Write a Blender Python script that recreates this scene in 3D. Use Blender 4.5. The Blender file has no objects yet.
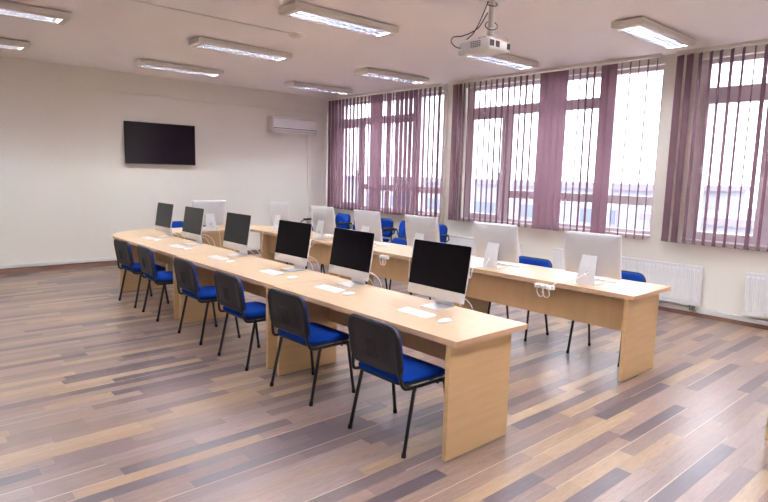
import bpy, bmesh, math, random
from mathutils import Vector, Matrix
random.seed(7)
PI = math.pi
sc = bpy.context.scene
COL = sc.collection

# ------------------------------------------------------------------ camera, world, exposure
W, D, H = 7.81, 10.644, 3.312          # window wall x, back wall y, ceiling z (metres)
cam_data = bpy.data.cameras.new('camera'); cam = bpy.data.objects.new('camera', cam_data); COL.objects.link(cam)
cam_data.sensor_width = 36.0; cam_data.lens = 581.12 / 768 * 36.0
cam_data.clip_start = 0.05; cam_data.clip_end = 300
rv = Vector((0.74859069, -0.66255869, 0.02505908)); uv_ = Vector((0.06835384, 0.11471241, 0.99104431)); fv = Vector((0.6594996, 0.74017366, -0.13116107))
cam.matrix_world = Matrix(((rv.x, uv_.x, -fv.x, 0), (rv.y, uv_.y, -fv.y, 0), (rv.z, uv_.z, -fv.z, 1.699), (0, 0, 0, 1)))
sc.camera = cam
world = bpy.data.worlds.new('overcast_sky'); sc.world = world; world.use_nodes = True
bg = world.node_tree.nodes['Background']; bg.inputs[0].default_value = (0.87, 0.90, 1.0, 1); bg.inputs[1].default_value = 2.6
sc.view_settings.view_transform = 'Standard'; sc.view_settings.look = 'None'
sc.view_settings.gamma = 1.0; sc.view_settings.use_curve_mapping = False
sc.view_settings.exposure = 1.76
LAMP = 74.0                              # emission of the ceiling tubes

# openings of the window wall: (y0, y1)
OPEN = [(7.27, 10.45), (3.42, 6.75), (-0.45, 3.01)]
OZ0, OZ1 = 0.97, 3.20
for a, b in OPEN:                        # light portals filling the window openings
    ld = bpy.data.lights.new('window_portal', 'AREA'); ld.shape = 'RECTANGLE'; ld.size = b - a; ld.size_y = OZ1 - OZ0
    ld.cycles.is_portal = True
    lo = bpy.data.objects.new('window_portal', ld); COL.objects.link(lo)
    lo.matrix_world = Matrix(((0, 0, 1, W + 0.28), (1, 0, 0, (a + b) / 2), (0, 1, 0, (OZ0 + OZ1) / 2), (0, 0, 0, 1)))

# ------------------------------------------------------------------ materials
def lin(c):
    return tuple(((v / 255) / 12.92 if v <= 10 else (((v / 255) + 0.055) / 1.055) ** 2.4) for v in c)
MATS = {}
def mat(name, rgb, rough=0.5, metal=0.0, var=0.06, scale=12, stretch=(1, 1, 1), bump=0.0, spec=0.5, coat=0.0, emit=None, space='Object', detail=4):
    """procedural principled material: colour varied by noise, optional fine bump"""
    m = bpy.data.materials.new(name); m.use_nodes = True; MATS[name] = m
    nt = m.node_tree; N = nt.nodes; L = nt.links; b = N['Principled BSDF']
    c = lin(rgb)
    tc = N.new('ShaderNodeTexCoord'); mp = N.new('ShaderNodeMapping'); mp.inputs['Scale'].default_value = stretch
    L.new(tc.outputs[space], mp.inputs[0])
    nz = N.new('ShaderNodeTexNoise'); nz.inputs['Scale'].default_value = scale; nz.inputs['Detail'].default_value = detail
    L.new(mp.outputs[0], nz.inputs['Vector'])
    cr = N.new('ShaderNodeValToRGB')
    cr.color_ramp.elements[0].position = 0.3; cr.color_ramp.elements[1].position = 0.7
    cr.color_ramp.elements[0].color = tuple(v * (1 - var) for v in c) + (1,)
    cr.color_ramp.elements[1].color = tuple(min(1, v * (1 + var)) for v in c) + (1,)
    L.new(nz.outputs['Fac'], cr.inputs[0]); L.new(cr.outputs[0], b.inputs['Base Color'])
    b.inputs['Roughness'].default_value = rough; b.inputs['Metallic'].default_value = metal
    b.inputs['Specular IOR Level'].default_value = spec; b.inputs['Coat Weight'].default_value = coat
    if bump:
        bp = N.new('ShaderNodeBump'); bp.inputs['Strength'].default_value = bump; bp.inputs['Distance'].default_value = 0.002
        L.new(nz.outputs['Fac'], bp.inputs['Height']); L.new(bp.outputs[0], b.inputs['Normal'])
    if emit:
        b.inputs['Emission Color'].default_value = emit[0] + (1,); b.inputs['Emission Strength'].default_value = emit[1]
    return m
mat('wall_paint', (244, 239, 228), 0.85, var=0.015, scale=3, bump=0.05, space='Generated')
mat('ceiling_paint', (251, 243, 240), 0.9, var=0.012, scale=2)
mat('white_plastic', (236, 234, 234), 0.4, var=0.02)
mat('white_enamel', (238, 236, 236), 0.35, var=0.02)
mat('lamp_white', (226, 218, 210), 0.5, var=0.02)
mat('maple', (203, 172, 138), 0.36, var=0.055, scale=5, stretch=(9, 0.8, 9), spec=0.45, coat=0.0)
mat('maple_side', (198, 162, 118), 0.42, var=0.05, scale=4, stretch=(3, 3, 0.8))
mat('maple_cross', (198, 162, 118), 0.42, var=0.05, scale=4, stretch=(0.8, 3, 9))
mat('maple_edge', (202, 163, 130), 0.4, var=0.04, scale=8)
mat('aluminium', (224, 222, 226), 0.34, metal=0.3, var=0.02)
mat('stand_metal', (234, 233, 236), 0.3, metal=0.35, var=0.02)
mat('display_glass', (6, 4, 9), 0.08, var=0.0, spec=0.22)
mat('bezel_black', (12, 11, 13), 0.25, var=0.05)
mat('tv_screen', (20, 15, 24), 0.14, var=0.05)
mat('key_white', (244, 244, 246), 0.4, var=0.01)
mat('cord_white', (240, 238, 238), 0.45, var=0.02)
mat('cord_black', (22, 20, 22), 0.5, var=0.05)
mat('blue_fabric', (6, 54, 142), 0.92, var=0.16, scale=260, bump=0.35, spec=0.15)
mat('black_plastic', (24, 21, 27), 0.5, var=0.08, scale=180, bump=0.12)
mat('black_metal', (22, 21, 24), 0.35, var=0.06)
mat('rubber', (14, 14, 14), 0.8, var=0.1)
mat('frame_white', (228, 218, 222), 0.45, var=0.02)
mat('rail_white', (232, 222, 214), 0.5, var=0.02)
mat('baseboard_wood', (138, 104, 88), 0.5, var=0.12, scale=6, stretch=(1, 8, 8))
mat('trunking_white', (230, 228, 226), 0.5, var=0.02)
mat('valve_metal', (150, 146, 140), 0.3, metal=0.9, var=0.05)
mat('vent_dark', (40, 34, 34), 0.6, var=0.1)
mat('projector_white', (232, 226, 218), 0.4, var=0.02)
mat('lens_glass', (14, 10, 18), 0.05, var=0.0)
mat('reflector', (226, 226, 236), 0.12, metal=0.975, var=0.01)
mat('tube_light', (255, 255, 255), 0.3, var=0.0, emit=((0.84, 0.92, 1.0), LAMP))
mat('far_render', (134, 131, 140), 0.9, var=0.04, scale=0.3)
mat('far_roof', (116, 108, 118), 0.9, var=0.05, scale=0.5)
mat('far_glass', (84, 90, 118), 0.3, var=0.1, scale=0.6)
mat('far_ground', (170, 172, 168), 0.95, var=0.08, scale=0.2)

def fabric_blind():
    m = bpy.data.materials.new('blind_fabric'); m.use_nodes = True; MATS['blind_fabric'] = m
    nt = m.node_tree; N = nt.nodes; L = nt.links
    for n in list(N): N.remove(n)
    out = N.new('ShaderNodeOutputMaterial'); df = N.new('ShaderNodeBsdfDiffuse'); tl = N.new('ShaderNodeBsdfTranslucent'); mx = N.new('ShaderNodeMixShader')
    tc = N.new('ShaderNodeTexCoord'); mp = N.new('ShaderNodeMapping'); mp.inputs['Scale'].default_value = (400, 400, 30)
    nz = N.new('ShaderNodeTexNoise'); nz.inputs['Scale'].default_value = 1.0; nz.inputs['Detail'].default_value = 2
    cr = N.new('ShaderNodeValToRGB')
    a = lin((126, 97, 107)); b = lin((138, 107, 116))
    cr.color_ramp.elements[0].color = a + (1,); cr.color_ramp.elements[1].color = b + (1,)
    L.new(tc.outputs['Object'], mp.inputs[0]); L.new(mp.outputs[0], nz.inputs['Vector']); L.new(nz.outputs['Fac'], cr.inputs[0])
    L.new(cr.outputs[0], df.inputs[0]); L.new(cr.outputs[0], tl.inputs[0])
    mx.inputs[0].default_value = 0.30
    L.new(df.outputs[0], mx.inputs[1]); L.new(tl.outputs[0], mx.inputs[2]); L.new(mx.outputs[0], out.inputs[0])
fabric_blind()
def window_glass():
    m = bpy.data.materials.new('window_glass'); m.use_nodes = True; MATS['window_glass'] = m
    nt = m.node_tree; N = nt.nodes; L = nt.links
    for n in list(N): N.remove(n)
    out = N.new('ShaderNodeOutputMaterial'); tr = N.new('ShaderNodeBsdfTransparent'); gl = N.new('ShaderNodeBsdfGlossy'); mx = N.new('ShaderNodeMixShader')
    tc = N.new('ShaderNodeTexCoord'); nz = N.new('ShaderNodeTexNoise'); nz.inputs['Scale'].default_value = 1.5
    mr = N.new('ShaderNodeMapRange'); mr.inputs['To Min'].default_value = 0.02; mr.inputs['To Max'].default_value = 0.05
    L.new(tc.outputs['Object'], nz.inputs['Vector']); L.new(nz.outputs['Fac'], mr.inputs[0]); L.new(mr.outputs[0], mx.inputs[0])
    tr.inputs[0].default_value = (0.96, 0.97, 0.98, 1); gl.inputs['Roughness'].default_value = 0.02
    L.new(tr.outputs[0], mx.inputs[1]); L.new(gl.outputs[0], mx.inputs[2]); L.new(mx.outputs[0], out.inputs[0])
window_glass()
def plank_material():
    m = bpy.data.materials.new('laminate_oak'); m.use_nodes = True; MATS['laminate_oak'] = m
    nt = m.node_tree; N = nt.nodes; L = nt.links; b = N['Principled BSDF']
    at = N.new('ShaderNodeAttribute'); at.attribute_name = 'tone'
    geo = N.new('ShaderNodeNewGeometry')
    mp = N.new('ShaderNodeMapping'); mp.inputs['Scale'].default_value = (2.2, 26, 1); L.new(geo.outputs['Position'], mp.inputs[0])
    # shift the grain from plank to plank with the plank's own tone
    sh = N.new('ShaderNodeVectorMath'); sh.operation = 'MULTIPLY_ADD'; sh.inputs[1].default_value = (37, 53, 19)
    L.new(at.outputs['Color'], sh.inputs[0]); L.new(mp.outputs[0], sh.inputs[2])
    nz = N.new('ShaderNodeTexNoise'); nz.inputs['Scale'].default_value = 2.6; nz.inputs['Detail'].default_value = 8; nz.inputs['Roughness'].default_value = 0.62; nz.inputs['Distortion'].default_value = 1.3
    L.new(sh.outputs[0], nz.inputs['Vector'])
    mr = N.new('ShaderNodeMapRange'); mr.inputs['From Min'].default_value = 0.28; mr.inputs['From Max'].default_value = 0.72
    mr.inputs['To Min'].default_value = 0.74; mr.inputs['To Max'].default_value = 1.24
    L.new(nz.outputs['Fac'], mr.inputs[0])
    mu = N.new('ShaderNodeMix'); mu.data_type = 'RGBA'; mu.blend_type = 'MULTIPLY'; mu.inputs[0].default_value = 1.0
    L.new(at.outputs['Color'], mu.inputs[6]); L.new(mr.outputs[0], mu.inputs[7])
    # narrow pale sapwood edge on some planks (alpha of the tone, v of the uv)
    uvn = N.new('ShaderNodeUVMap'); sep = N.new('ShaderNodeSeparateXYZ'); L.new(uvn.outputs[0], sep.inputs[0])
    lt = N.new('ShaderNodeMath'); lt.operation = 'LESS_THAN'; lt.inputs[1].default_value = 0.075; L.new(sep.outputs[1], lt.inputs[0])
    ml = N.new('ShaderNodeMath'); ml.operation = 'MULTIPLY'; L.new(lt.outputs[0], ml.inputs[0]); L.new(at.outputs['Alpha'], ml.inputs[1])
    m2 = N.new('ShaderNodeMix'); m2.data_type = 'RGBA'; L.new(ml.outputs[0], m2.inputs[0]); L.new(mu.outputs[2], m2.inputs[6])
    m2.inputs[7].default_value = lin((186, 162, 138)) + (1,)
    L.new(m2.outputs[2], b.inputs['Base Color'])
    rr = N.new('ShaderNodeMapRange'); rr.inputs['To Min'].default_value = 0.24; rr.inputs['To Max'].default_value = 0.36
    L.new(nz.outputs['Fac'], rr.inputs[0]); L.new(rr.outputs[0], b.inputs['Roughness'])
    b.inputs['Specular IOR Level'].default_value = 0.55
plank_material()

# ------------------------------------------------------------------ mesh helpers
def add_box(bm, x0, x1, y0, y1, z0, z1, bev=0.0):
    r = bmesh.ops.create_cube(bm, size=1.0)
    vs = r['verts']
    bmesh.ops.scale(bm, vec=(x1 - x0, y1 - y0, z1 - z0), verts=vs)
    bmesh.ops.translate(bm, vec=((x0 + x1) / 2, (y0 + y1) / 2, (z0 + z1) / 2), verts=vs)
    if bev:
        es = list({e for v in vs for e in v.link_edges})
        bmesh.ops.bevel(bm, geom=es, offset=bev, segments=2, affect='EDGES', profile=0.5)
def box(x0, x1, y0, y1, z0, z1, bev=0.0):
    bm = bmesh.new(); add_box(bm, x0, x1, y0, y1, z0, z1, bev); return bm
def boxes(lst, bev=0.0):
    bm = bmesh.new()
    for b in lst: add_box(bm, *b, bev)
    return bm
def smooth_path(pts, n=6):
    """Catmull-Rom through the points"""
    P = [Vector(p) for p in pts]; out = []
    Q = [2 * P[0] - P[1]] + P + [2 * P[-1] - P[-2]]
    for i in range(1, len(Q) - 2):
        for k in range(n):
            t = k / n; a, b, c, d = Q[i - 1], Q[i], Q[i + 1], Q[i + 2]
            out.append(0.5 * ((2 * b) + (c - a) * t + (2 * a - 5 * b + 4 * c - d) * t * t + (3 * b - a - 3 * c + d) * t ** 3))
    out.append(P[-1]); return out
def round_path(pts, r, n=5):
    """polyline with its corners rounded"""
    P = [Vector(p) for p in pts]; out = [P[0]]
    for i in range(1, len(P) - 1):
        a = (P[i - 1] - P[i]); b = (P[i + 1] - P[i]); d = min(r, a.length * 0.49, b.length * 0.49)
        a = P[i] + a.normalized() * d; b = P[i] + b.normalized() * d
        for k in range(n + 1):
            t = k / n; out.append((1 - t) ** 2 * a + 2 * t * (1 - t) * P[i] + t * t * b)
    out.append(P[-1]); return out
def add_tube(bm, pts, r, seg=8, ry=None):
    P = [Vector(p) for p in pts]; rings = []
    t0 = (P[1] - P[0]).normalized(); up = Vector((0, 0, 1)) if abs(t0.z) < 0.9 else Vector((0, 1, 0))
    n = (up - t0 * up.dot(t0)).normalized()
    for i, p in enumerate(P):
        t = (P[min(i + 1, len(P) - 1)] - P[max(i - 1, 0)]).normalized()
        n = (n - t * n.dot(t)).normalized(); b = t.cross(n)
        rings.append([bm.verts.new(p + n * (math.cos(2 * PI * k / seg) * (ry or r)) + b * (math.sin(2 * PI * k / seg) * r)) for k in range(seg)])
    for i in range(len(rings) - 1):
        for k in range(seg):
            f = bm.faces.new((rings[i][k], rings[i][(k + 1) % seg], rings[i + 1][(k + 1) % seg], rings[i + 1][k])); f.smooth = True
    bm.faces.new(rings[0][::-1]); bm.faces.new(rings[-1])
def tube(pts, r, seg=8, ry=None):
    bm = bmesh.new(); add_tube(bm, pts, r, seg, ry); return bm
def rrect(w, h, r, n=5, r2=None):
    """rounded rectangle outline, ccw; r for the top corners, r2 for the bottom ones"""
    r2 = r if r2 is None else r2; out = []
    for cx, cy, a0, rr in ((w / 2, h / 2, 0, r), (-w / 2, h / 2, PI / 2, r), (-w / 2, -h / 2, PI, r2), (w / 2, -h / 2, 1.5 * PI, r2)):
        sx = 1 if cx > 0 else -1; sy = 1 if cy > 0 else -1
        for k in range(n + 1):
            a = a0 + PI / 2 * k / n
            out.append((cx - sx * rr + rr * math.cos(a), cy - sy * rr + rr * math.sin(a)))
    return out
def add_loft(bm, layers, fn, smooth=True, cap=True):
    """layers: list of (outline, depth); fn(u, v, d) -> xyz"""
    rings = [[bm.verts.new(fn(u, v, d)) for u, v in o] for o, d in layers]
    n = len(rings[0])
    for i in range(len(rings) - 1):
        for k in range(n):
            f = bm.faces.new((rings[i][k], rings[i][(k + 1) % n], rings[i + 1][(k + 1) % n], rings[i + 1][k])); f.smooth = smooth
    if cap:
        for ring, o, d in ((rings[0][::-1], layers[0][0], layers[0][1]), (rings[-1], layers[-1][0], layers[-1][1])):
            cu = sum(p[0] for p in o) / n; cv = sum(p[1] for p in o) / n
            c = bm.verts.new(fn(cu, cv, d))
            for k in range(n):
                f = bm.faces.new((ring[k], ring[(k + 1) % n], c)); f.smooth = smooth
def prism(outline, fn, d0, d1):
    """flat-capped prism from an outline"""
    bm = bmesh.new()
    a = [bm.verts.new(fn(u, v, d0)) for u, v in outline]; b = [bm.verts.new(fn(u, v, d1)) for u, v in outline]
    n = len(a)
    for k in range(n): bm.faces.new((a[k], a[(k + 1) % n], b[(k + 1) % n], b[k]))
    bm.faces.new(a[::-1]); bm.faces.new(b)
    return bm
def add_lathe(bm, prof, c=(0, 0, 0), seg=20):
    rings = [[bm.verts.new((c[0] + r * math.cos(2 * PI * k / seg), c[1] + r * math.sin(2 * PI * k / seg), c[2] + z)) for k in range(seg)] for r, z in prof]
    for i in range(len(rings) - 1):
        for k in range(seg):
            f = bm.faces.new((rings[i][k], rings[i][(k + 1) % seg], rings[i + 1][(k + 1) % seg], rings[i + 1][k])); f.smooth = True
    bm.faces.new(rings[0][::-1]); bm.faces.new(rings[-1])
def obj(name, bm, m, parent=None, loc=None, kind=None):
    me = bpy.data.meshes.new(name)
    if bm is not None:
        bmesh.ops.recalc_face_normals(bm, faces=bm.faces[:])
        bm.to_mesh(me); bm.free()
    if m: me.materials.append(MATS[m])
    o = bpy.data.objects.new(name, me); COL.objects.link(o)
    if parent: o.parent = parent
    if loc: o.location = loc
    if kind: o['kind'] = kind
    return o
def inst(src, parent=None, loc=None, rz=None):
    o = src.copy(); COL.objects.link(o); o.parent = parent
    if loc is not None: o.location = loc
    if rz is not None: o.rotation_euler = (0, 0, rz)
    return o
def tag(o, label, cat, group=None):
    o['label'] = label; o['category'] = cat
    if group: o['group'] = group
    return o
def thing(name, label, cat, loc=(0, 0, 0), rz=0.0, group=None):
    o = bpy.data.objects.new(name, None); COL.objects.link(o); o.empty_display_size = 0.1
    o.location = loc; o.rotation_euler = (0, 0, rz)
    return tag(o, label, cat, group)
def copy_tree(o, parent=None):
    c = o.copy(); COL.objects.link(c); c.parent = parent
    for ch in list(o.children): copy_tree(ch, c)
    return c
def struct(name, bm, m, parent=None):
    return obj(name, bm, m, parent, kind=None if parent else 'structure')
ORD = ['first', 'second', 'third', 'fourth', 'fifth', 'sixth', 'seventh']

# ------------------------------------------------------------------ the room
X0, Y0 = -2.6, -2.3                      # left wall and the wall behind the camera
T = 0.30
floor = struct('floor', box(X0, W, Y0, D, -0.20, -0.006), 'baseboard_wood')
struct('ceiling', box(X0 - T, W + T, Y0 - T, D + T, H, H + 0.2), 'ceiling_paint')
struct('wall_back', boxes([(X0 - T, W + T, D, D + T, -0.2, H), (X0, W, D - 0.02, D, 2.97, H)]), 'wall_paint')
struct('wall_left', box(X0 - T, X0, Y0, D, -0.2, H), 'wall_paint')
struct('wall_front', box(X0 - T, W + T, Y0 - T, Y0, -0.2, H), 'wall_paint')
wb = [(W, W + T, Y0, D, -0.2, OZ0), (W, W + T, Y0, D, OZ1, H)]
edges = [Y0] + [v for ab in reversed(OPEN) for v in ab] + [D]
for i in range(0, len(edges), 2): wb.append((W, W + T, edges[i], edges[i + 1], OZ0, OZ1))
struct('wall_right', boxes(wb), 'wall_paint')
struct('baseboard_back', box(X0, W - 0.015, D - 0.015, D, 0, 0.085), 'baseboard_wood')
struct('baseboard_right', box(W - 0.015, W, Y0, D, 0, 0.05), 'baseboard_wood')
struct('trim_1', box(X0, W - 0.025, D - 0.028, D, 0.087, 0.137, 0.004), 'trunking_white')
struct('trim_2', box(W - 0.025, W, Y0, D - 0.03, 0.052, 0.11, 0.004), 'trunking_white')

# laminate strips running across the room: the 300 that show largest are planks of their own
TONES = [(121, 100, 93), (133, 109, 97), (103, 86, 86), (90, 76, 80), (149, 122, 99), (125, 103, 96), (139, 115, 106), (157, 131, 107), (111, 91, 89), (131, 110, 104)]
PW = 0.095
def plank_geo(bm, x0, x1, y0, y1, tone, stripe, col, uvl):
    g = 0.0001; b = 0.0002
    vs = [bm.verts.new(p) for p in ((x0 + g, y0 + g, -0.0059), (x1 - g, y0 + g, -0.0059), (x1 - g, y1 - g, -0.0059), (x0 + g, y1 - g, -0.0059),
          (x0 + g + b, y0 + g + b, 0), (x1 - g - b, y0 + g + b, 0), (x1 - g - b, y1 - g - b, 0), (x0 + g + b, y1 - g - b, 0))]
    vv = {0: (0, 0), 1: (1, 0), 2: (1, 1), 3: (0, 1)}
    for q in ((4, 5, 6, 7), (0, 1, 5, 4), (1, 2, 6, 5), (2, 3, 7, 6), (3, 0, 4, 7)):
        f = bm.faces.new([vs[i] for i in q])
        for lp, i in zip(f.loops, q):
            lp[col] = tone + (stripe,); lp[uvl].uv = vv[i % 4]
def tone_bm():
    bm = bmesh.new(); return bm, bm.loops.layers.float_color.new('tone'), bm.loops.layers.uv.new('UVMap')
def proj(p):
    d = Vector(p) - Vector((0, 0, 1.699)); z = d.dot(fv)
    return (384 + 581.12 * d.dot(rv) / z, 251 - 581.12 * d.dot(uv_) / z, z) if z > 0.05 else (9e9, 9e9, z)
rows = int((D - Y0) / PW) + 1; planks = []
for i in range(rows):
    ya = Y0 + i * PW; yb = min(ya + PW, D); x = X0 - random.random() * 0.9; last = -1
    if yb - ya < 0.01: continue
    while x < W:
        ln = random.choice((0.45, 0.6, 0.75, 0.9, 0.9, 1.1, 1.3)); t = random.randrange(len(TONES))
        if t == last: t = (t + 3) % len(TONES)
        last = t; a, b = max(x, X0), min(x + ln, W)
        if b - a > 0.02:
            px, py, z = proj(((a + b) / 2, (ya + yb) / 2, 0))
            onscr = -40 < px < 808 and 0 < py < 512
            planks.append([(1.699 / z ** 2 / z * (b - a)) if onscr else 0, a, b, ya, yb, t, 0.75 if random.random() < 0.2 else 0.0])
        x += ln
planks.sort(key=lambda q: -q[0])
cache = {}
for q in planks[:300]:
    _, a, b, ya, yb, t, s = q; key = (round(b - a, 3), round(yb - ya, 3), t, s)
    if key not in cache:
        bm, col, uvl = tone_bm(); plank_geo(bm, 0, b - a, 0, yb - ya, lin(TONES[t]), s, col, uvl)
        o = obj('plank', bm, 'laminate_oak', floor, (a, ya, 0)); cache[key] = o
    else: inst(cache[key], floor, (a, ya, 0))
bm, col, uvl = tone_bm()
for q in planks[300:]: plank_geo(bm, q[1], q[2], q[3], q[4], lin(TONES[q[5]]), q[6], col, uvl)
obj('plank_field', bm, 'laminate_oak', floor, kind='stuff')

# ------------------------------------------------------------------ windows
def make_window(n, a, b, flip=False):
    """a..b in y; sections counted from the far end (b)"""
    root = bpy.data.objects.new('window_%d' % n, None); COL.objects.link(root); root['kind'] = 'structure'
    root.location = (W, (a + b) / 2, OZ0)
    oy, oz = (a + b) / 2, OZ0
    fx0, fx1 = 0.09, 0.16
    def fr(nm, y0, y1, z0, z1, x0=fx0, x1=fx1):
        return obj(nm, box(x0, x1, y0 - oy, y1 - oy, z0 - oz, z1 - oz, 0.004), 'frame_white', root)
    def pane(y0, y1, z0, z1):
        obj('pane', box(0.122, 0.128, y0 - oy - 0.01, y1 - oy + 0.01, z0 - oz - 0.01, z1 - oz + 0.01), 'window_glass', root)
    f = 0.055
    fr('frame_head', a, b, OZ1 - f, OZ1); fr('frame_foot', a, b, OZ0, OZ0 + f)
    fr('frame_jamb', a, a + f, OZ0 + f, OZ1 - f); g_ = 0.115
    fr('frame_jamb', b - g_, b, OZ0 + f, OZ1 - f)
    L = b - a
    m1, m2, m3 = b - 0.258 * L, b - 0.51 * L, b - 0.766 * L      # mullion centres
    zt, zl = 2.785, 1.425                                         # transoms
    fr('mullion', m1 - 0.07, m1 + 0.07, OZ0 + f, zt - 0.04)       # below the long top light
    fr('mullion', m2 - 0.06, m2 + 0.06, OZ0 + f, OZ1 - f); fr('mullion', m3 - 0.10, m3 + 0.10, OZ0 + f, OZ1 - f)
    fr('transom', m3 + 0.10, m2 - 0.06, zt - 0.075, zt + 0.075); fr('transom', m2 + 0.06, b - g_, zt - 0.075, zt + 0.075)
    fr('transom', m2 + 0.06, m1 - 0.07, zl - 0.06, zl + 0.06); fr('transom', m3 + 0.10, m2 - 0.06, zl - 0.06, zl + 0.06); fr('transom', a + f, m3 - 0.10, zl - 0.06, zl + 0.06)
    # casement sash in the first section
    y0, y1 = m1 + 0.07, b - g_ + 0.02
    sash = fr('sash', y0, y0 + 0.05, OZ0 + f, zt - 0.075, 0.07, 0.15); fr('sash', y1 - 0.05, y1, OZ0 + f, zt - 0.075, 0.07, 0.15)
    fr('sash', y0 + 0.05, y1 - 0.05, OZ0 + f, OZ0 + f + 0.05, 0.07, 0.15); fr('sash', y0 + 0.05, y1 - 0.05, zt - 0.125, zt - 0.075, 0.07, 0.15)
    h = obj('handle', boxes([(0.045, 0.07, y0 + 0.012 - oy, y0 + 0.038 - oy, 1.72 - oz, 1.78 - oz), (0.03, 0.047, y0 + 0.014 - oy, y0 + 0.036 - oy, 1.64 - oz, 1.78 - oz)], 0.003), 'white_plastic', root)
    pane(y0 + 0.05, y1 - 0.05, OZ0 + f + 0.05, zt - 0.125)
    pane(m2 + 0.06, b - g_, zt + 0.075, OZ1 - f); pane(m3 + 0.10, m2 - 0.06, zt + 0.075, OZ1 - f)
    pane(m2 + 0.06, m1 - 0.07, zl + 0.06, zt - 0.075); pane(m3 + 0.10, m2 - 0.06, zl + 0.06, zt - 0.075); pane(a + f, m3 - 0.10, zl + 0.06, OZ1 - f)
    pane(m2 + 0.06, m1 - 0.07, OZ0 + f, zl - 0.06); pane(m3 + 0.10, m2 - 0.06, OZ0 + f, zl - 0.06); pane(a + f, m3 - 0.10, OZ0 + f, zl - 0.06)
    obj('window_sill', box(-0.035, fx0, a - oy, b - oy, -0.03, 0.004, 0.004), 'frame_white', root)
    return root
for n, (a, b) in enumerate(OPEN): make_window(n + 1, a, b)

# ------------------------------------------------------------------ vertical blinds
SL_W, SL_T, SL_B = 0.127, 3.255, 0.93
def slat_bm():
    bm = bmesh.new(); n = 6; rows_ = []
    for j in range(2):
        rows_.append([bm.verts.new((SL_W * (k / n - 0.5), 0.006 * (1 - (2 * k / n - 1) ** 2), (SL_B - SL_T) * j)) for k in range(n + 1)])
    for k in range(n):
        f = bm.faces.new((rows_[0][k], rows_[0][k + 1], rows_[1][k + 1], rows_[1][k])); f.smooth = True
    return bm
slat_src = wt_src = None
def make_blind(label, y0, y1, spec):
    """spec: list of (y, angle off the line of sight in degrees)"""
    global slat_src, wt_src
    bx = W - 0.105
    root = thing('vertical_blind', label, 'blind', (bx, (y0 + y1) / 2, 0.9), 0, 'vertical blinds over the windows')
    oy = (y0 + y1) / 2
    obj('headrail', box(-0.024, 0.024, y0 - oy, y1 - oy, 3.272 - 0.9, H - 0.9 - 0.0005, 0.004), 'rail_white', root)
    pts = []
    for y, off in spec:
        th = math.atan2(y, bx) + math.radians(off)
        loc = (0, y - oy, SL_T - 0.9)
        if slat_src is None:
            slat_src = obj('slat', slat_bm(), 'blind_fabric', root, loc); s = slat_src
        else: s = inst(slat_src, root, loc)
        s.rotation_euler = (0, 0, th)
        if wt_src is None:
            wt_src = obj('slat_weight', boxes([(-SL_W / 2, SL_W / 2, -0.003, 0.006, SL_B - SL_T - 0.004, SL_B - SL_T + 0.024)], 0.001), 'slat_weight_fabric', s)
        else:
            w_ = inst(wt_src, s, (0, 0, 0), 0.0)
        obj_h = inst(hook_src, root, (0, y - oy, 3.255 - 0.9)) if hook_src else None
        pts.append((math.cos(th) * -SL_W / 2, y - oy + math.sin(th) * -SL_W / 2, SL_B - 0.9 + 0.008))
    bm = bmesh.new()
    for p, q in zip(pts, pts[1:]):
        mid = ((p[0] + q[0]) / 2, (p[1] + q[1]) / 2, p[2] - 0.012)
        add_tube(bm, [p, mid, q], 0.0016, 5)
    obj('bottom_chain', bm, 'slat_weight_fabric', root)
    return root
mat('slat_weight_fabric', (120, 92, 104), 0.8, var=0.06, scale=60)
hook_src = None
S1 = []
for i in range(28):
    y = 10.55 - i * 0.1215
    off = 30 if i < 3 else 25 if i < 6 else 20 if i < 10 else (14 if i < 12 else (46 if i < 15 else (12 if i == 15 else (44 if i == 16 else (10 if i == 17 else (40 if i < 23 else 22))))))
    S1.append((y, off + random.uniform(-4, 4)))
make_blind('vertical blind of half-closed purple slats next to the wall air conditioner', 7.24, 10.62, S1)
S2 = [(6.90, 46), (6.79, 24), (6.70, 10), (6.60, 10), (6.48, 14), (6.36, 12), (6.24, 12), (6.13, 12), (6.02, 14), (5.90, 14), (5.78, 16), (5.67, 12), (5.56, 14), (5.45, 16), (5.33, 14)]
S2 += [(5.15 - 0.118 * k, 54) for k in range(4)]
S2 += [(4.66, 8), (4.55, 9), (4.44, 13), (4.33, 14), (4.17, 58), (4.06, 56)]
S2 += [(3.94 - 0.118 * k, 5 + (k % 2) * 3) for k in range(5)]
make_blind('vertical blind with two closed mauve bands amid turned slats, behind the desk row', 3.42, 7.06, S2)
S3 = [(3.185, 40), (3.07, 36), (2.95, 19), (2.83, 16), (2.72, 15), (2.60, 17), (2.48, 13), (2.36, 7), (2.245, 22)] + [(2.125 - 0.12 * k, 16 + (k % 3) * 5) for k in range(21)]
make_blind('vertical blind of widely opened slats over the window above the bare wall between radiators', -0.5, 3.23, S3)

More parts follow.
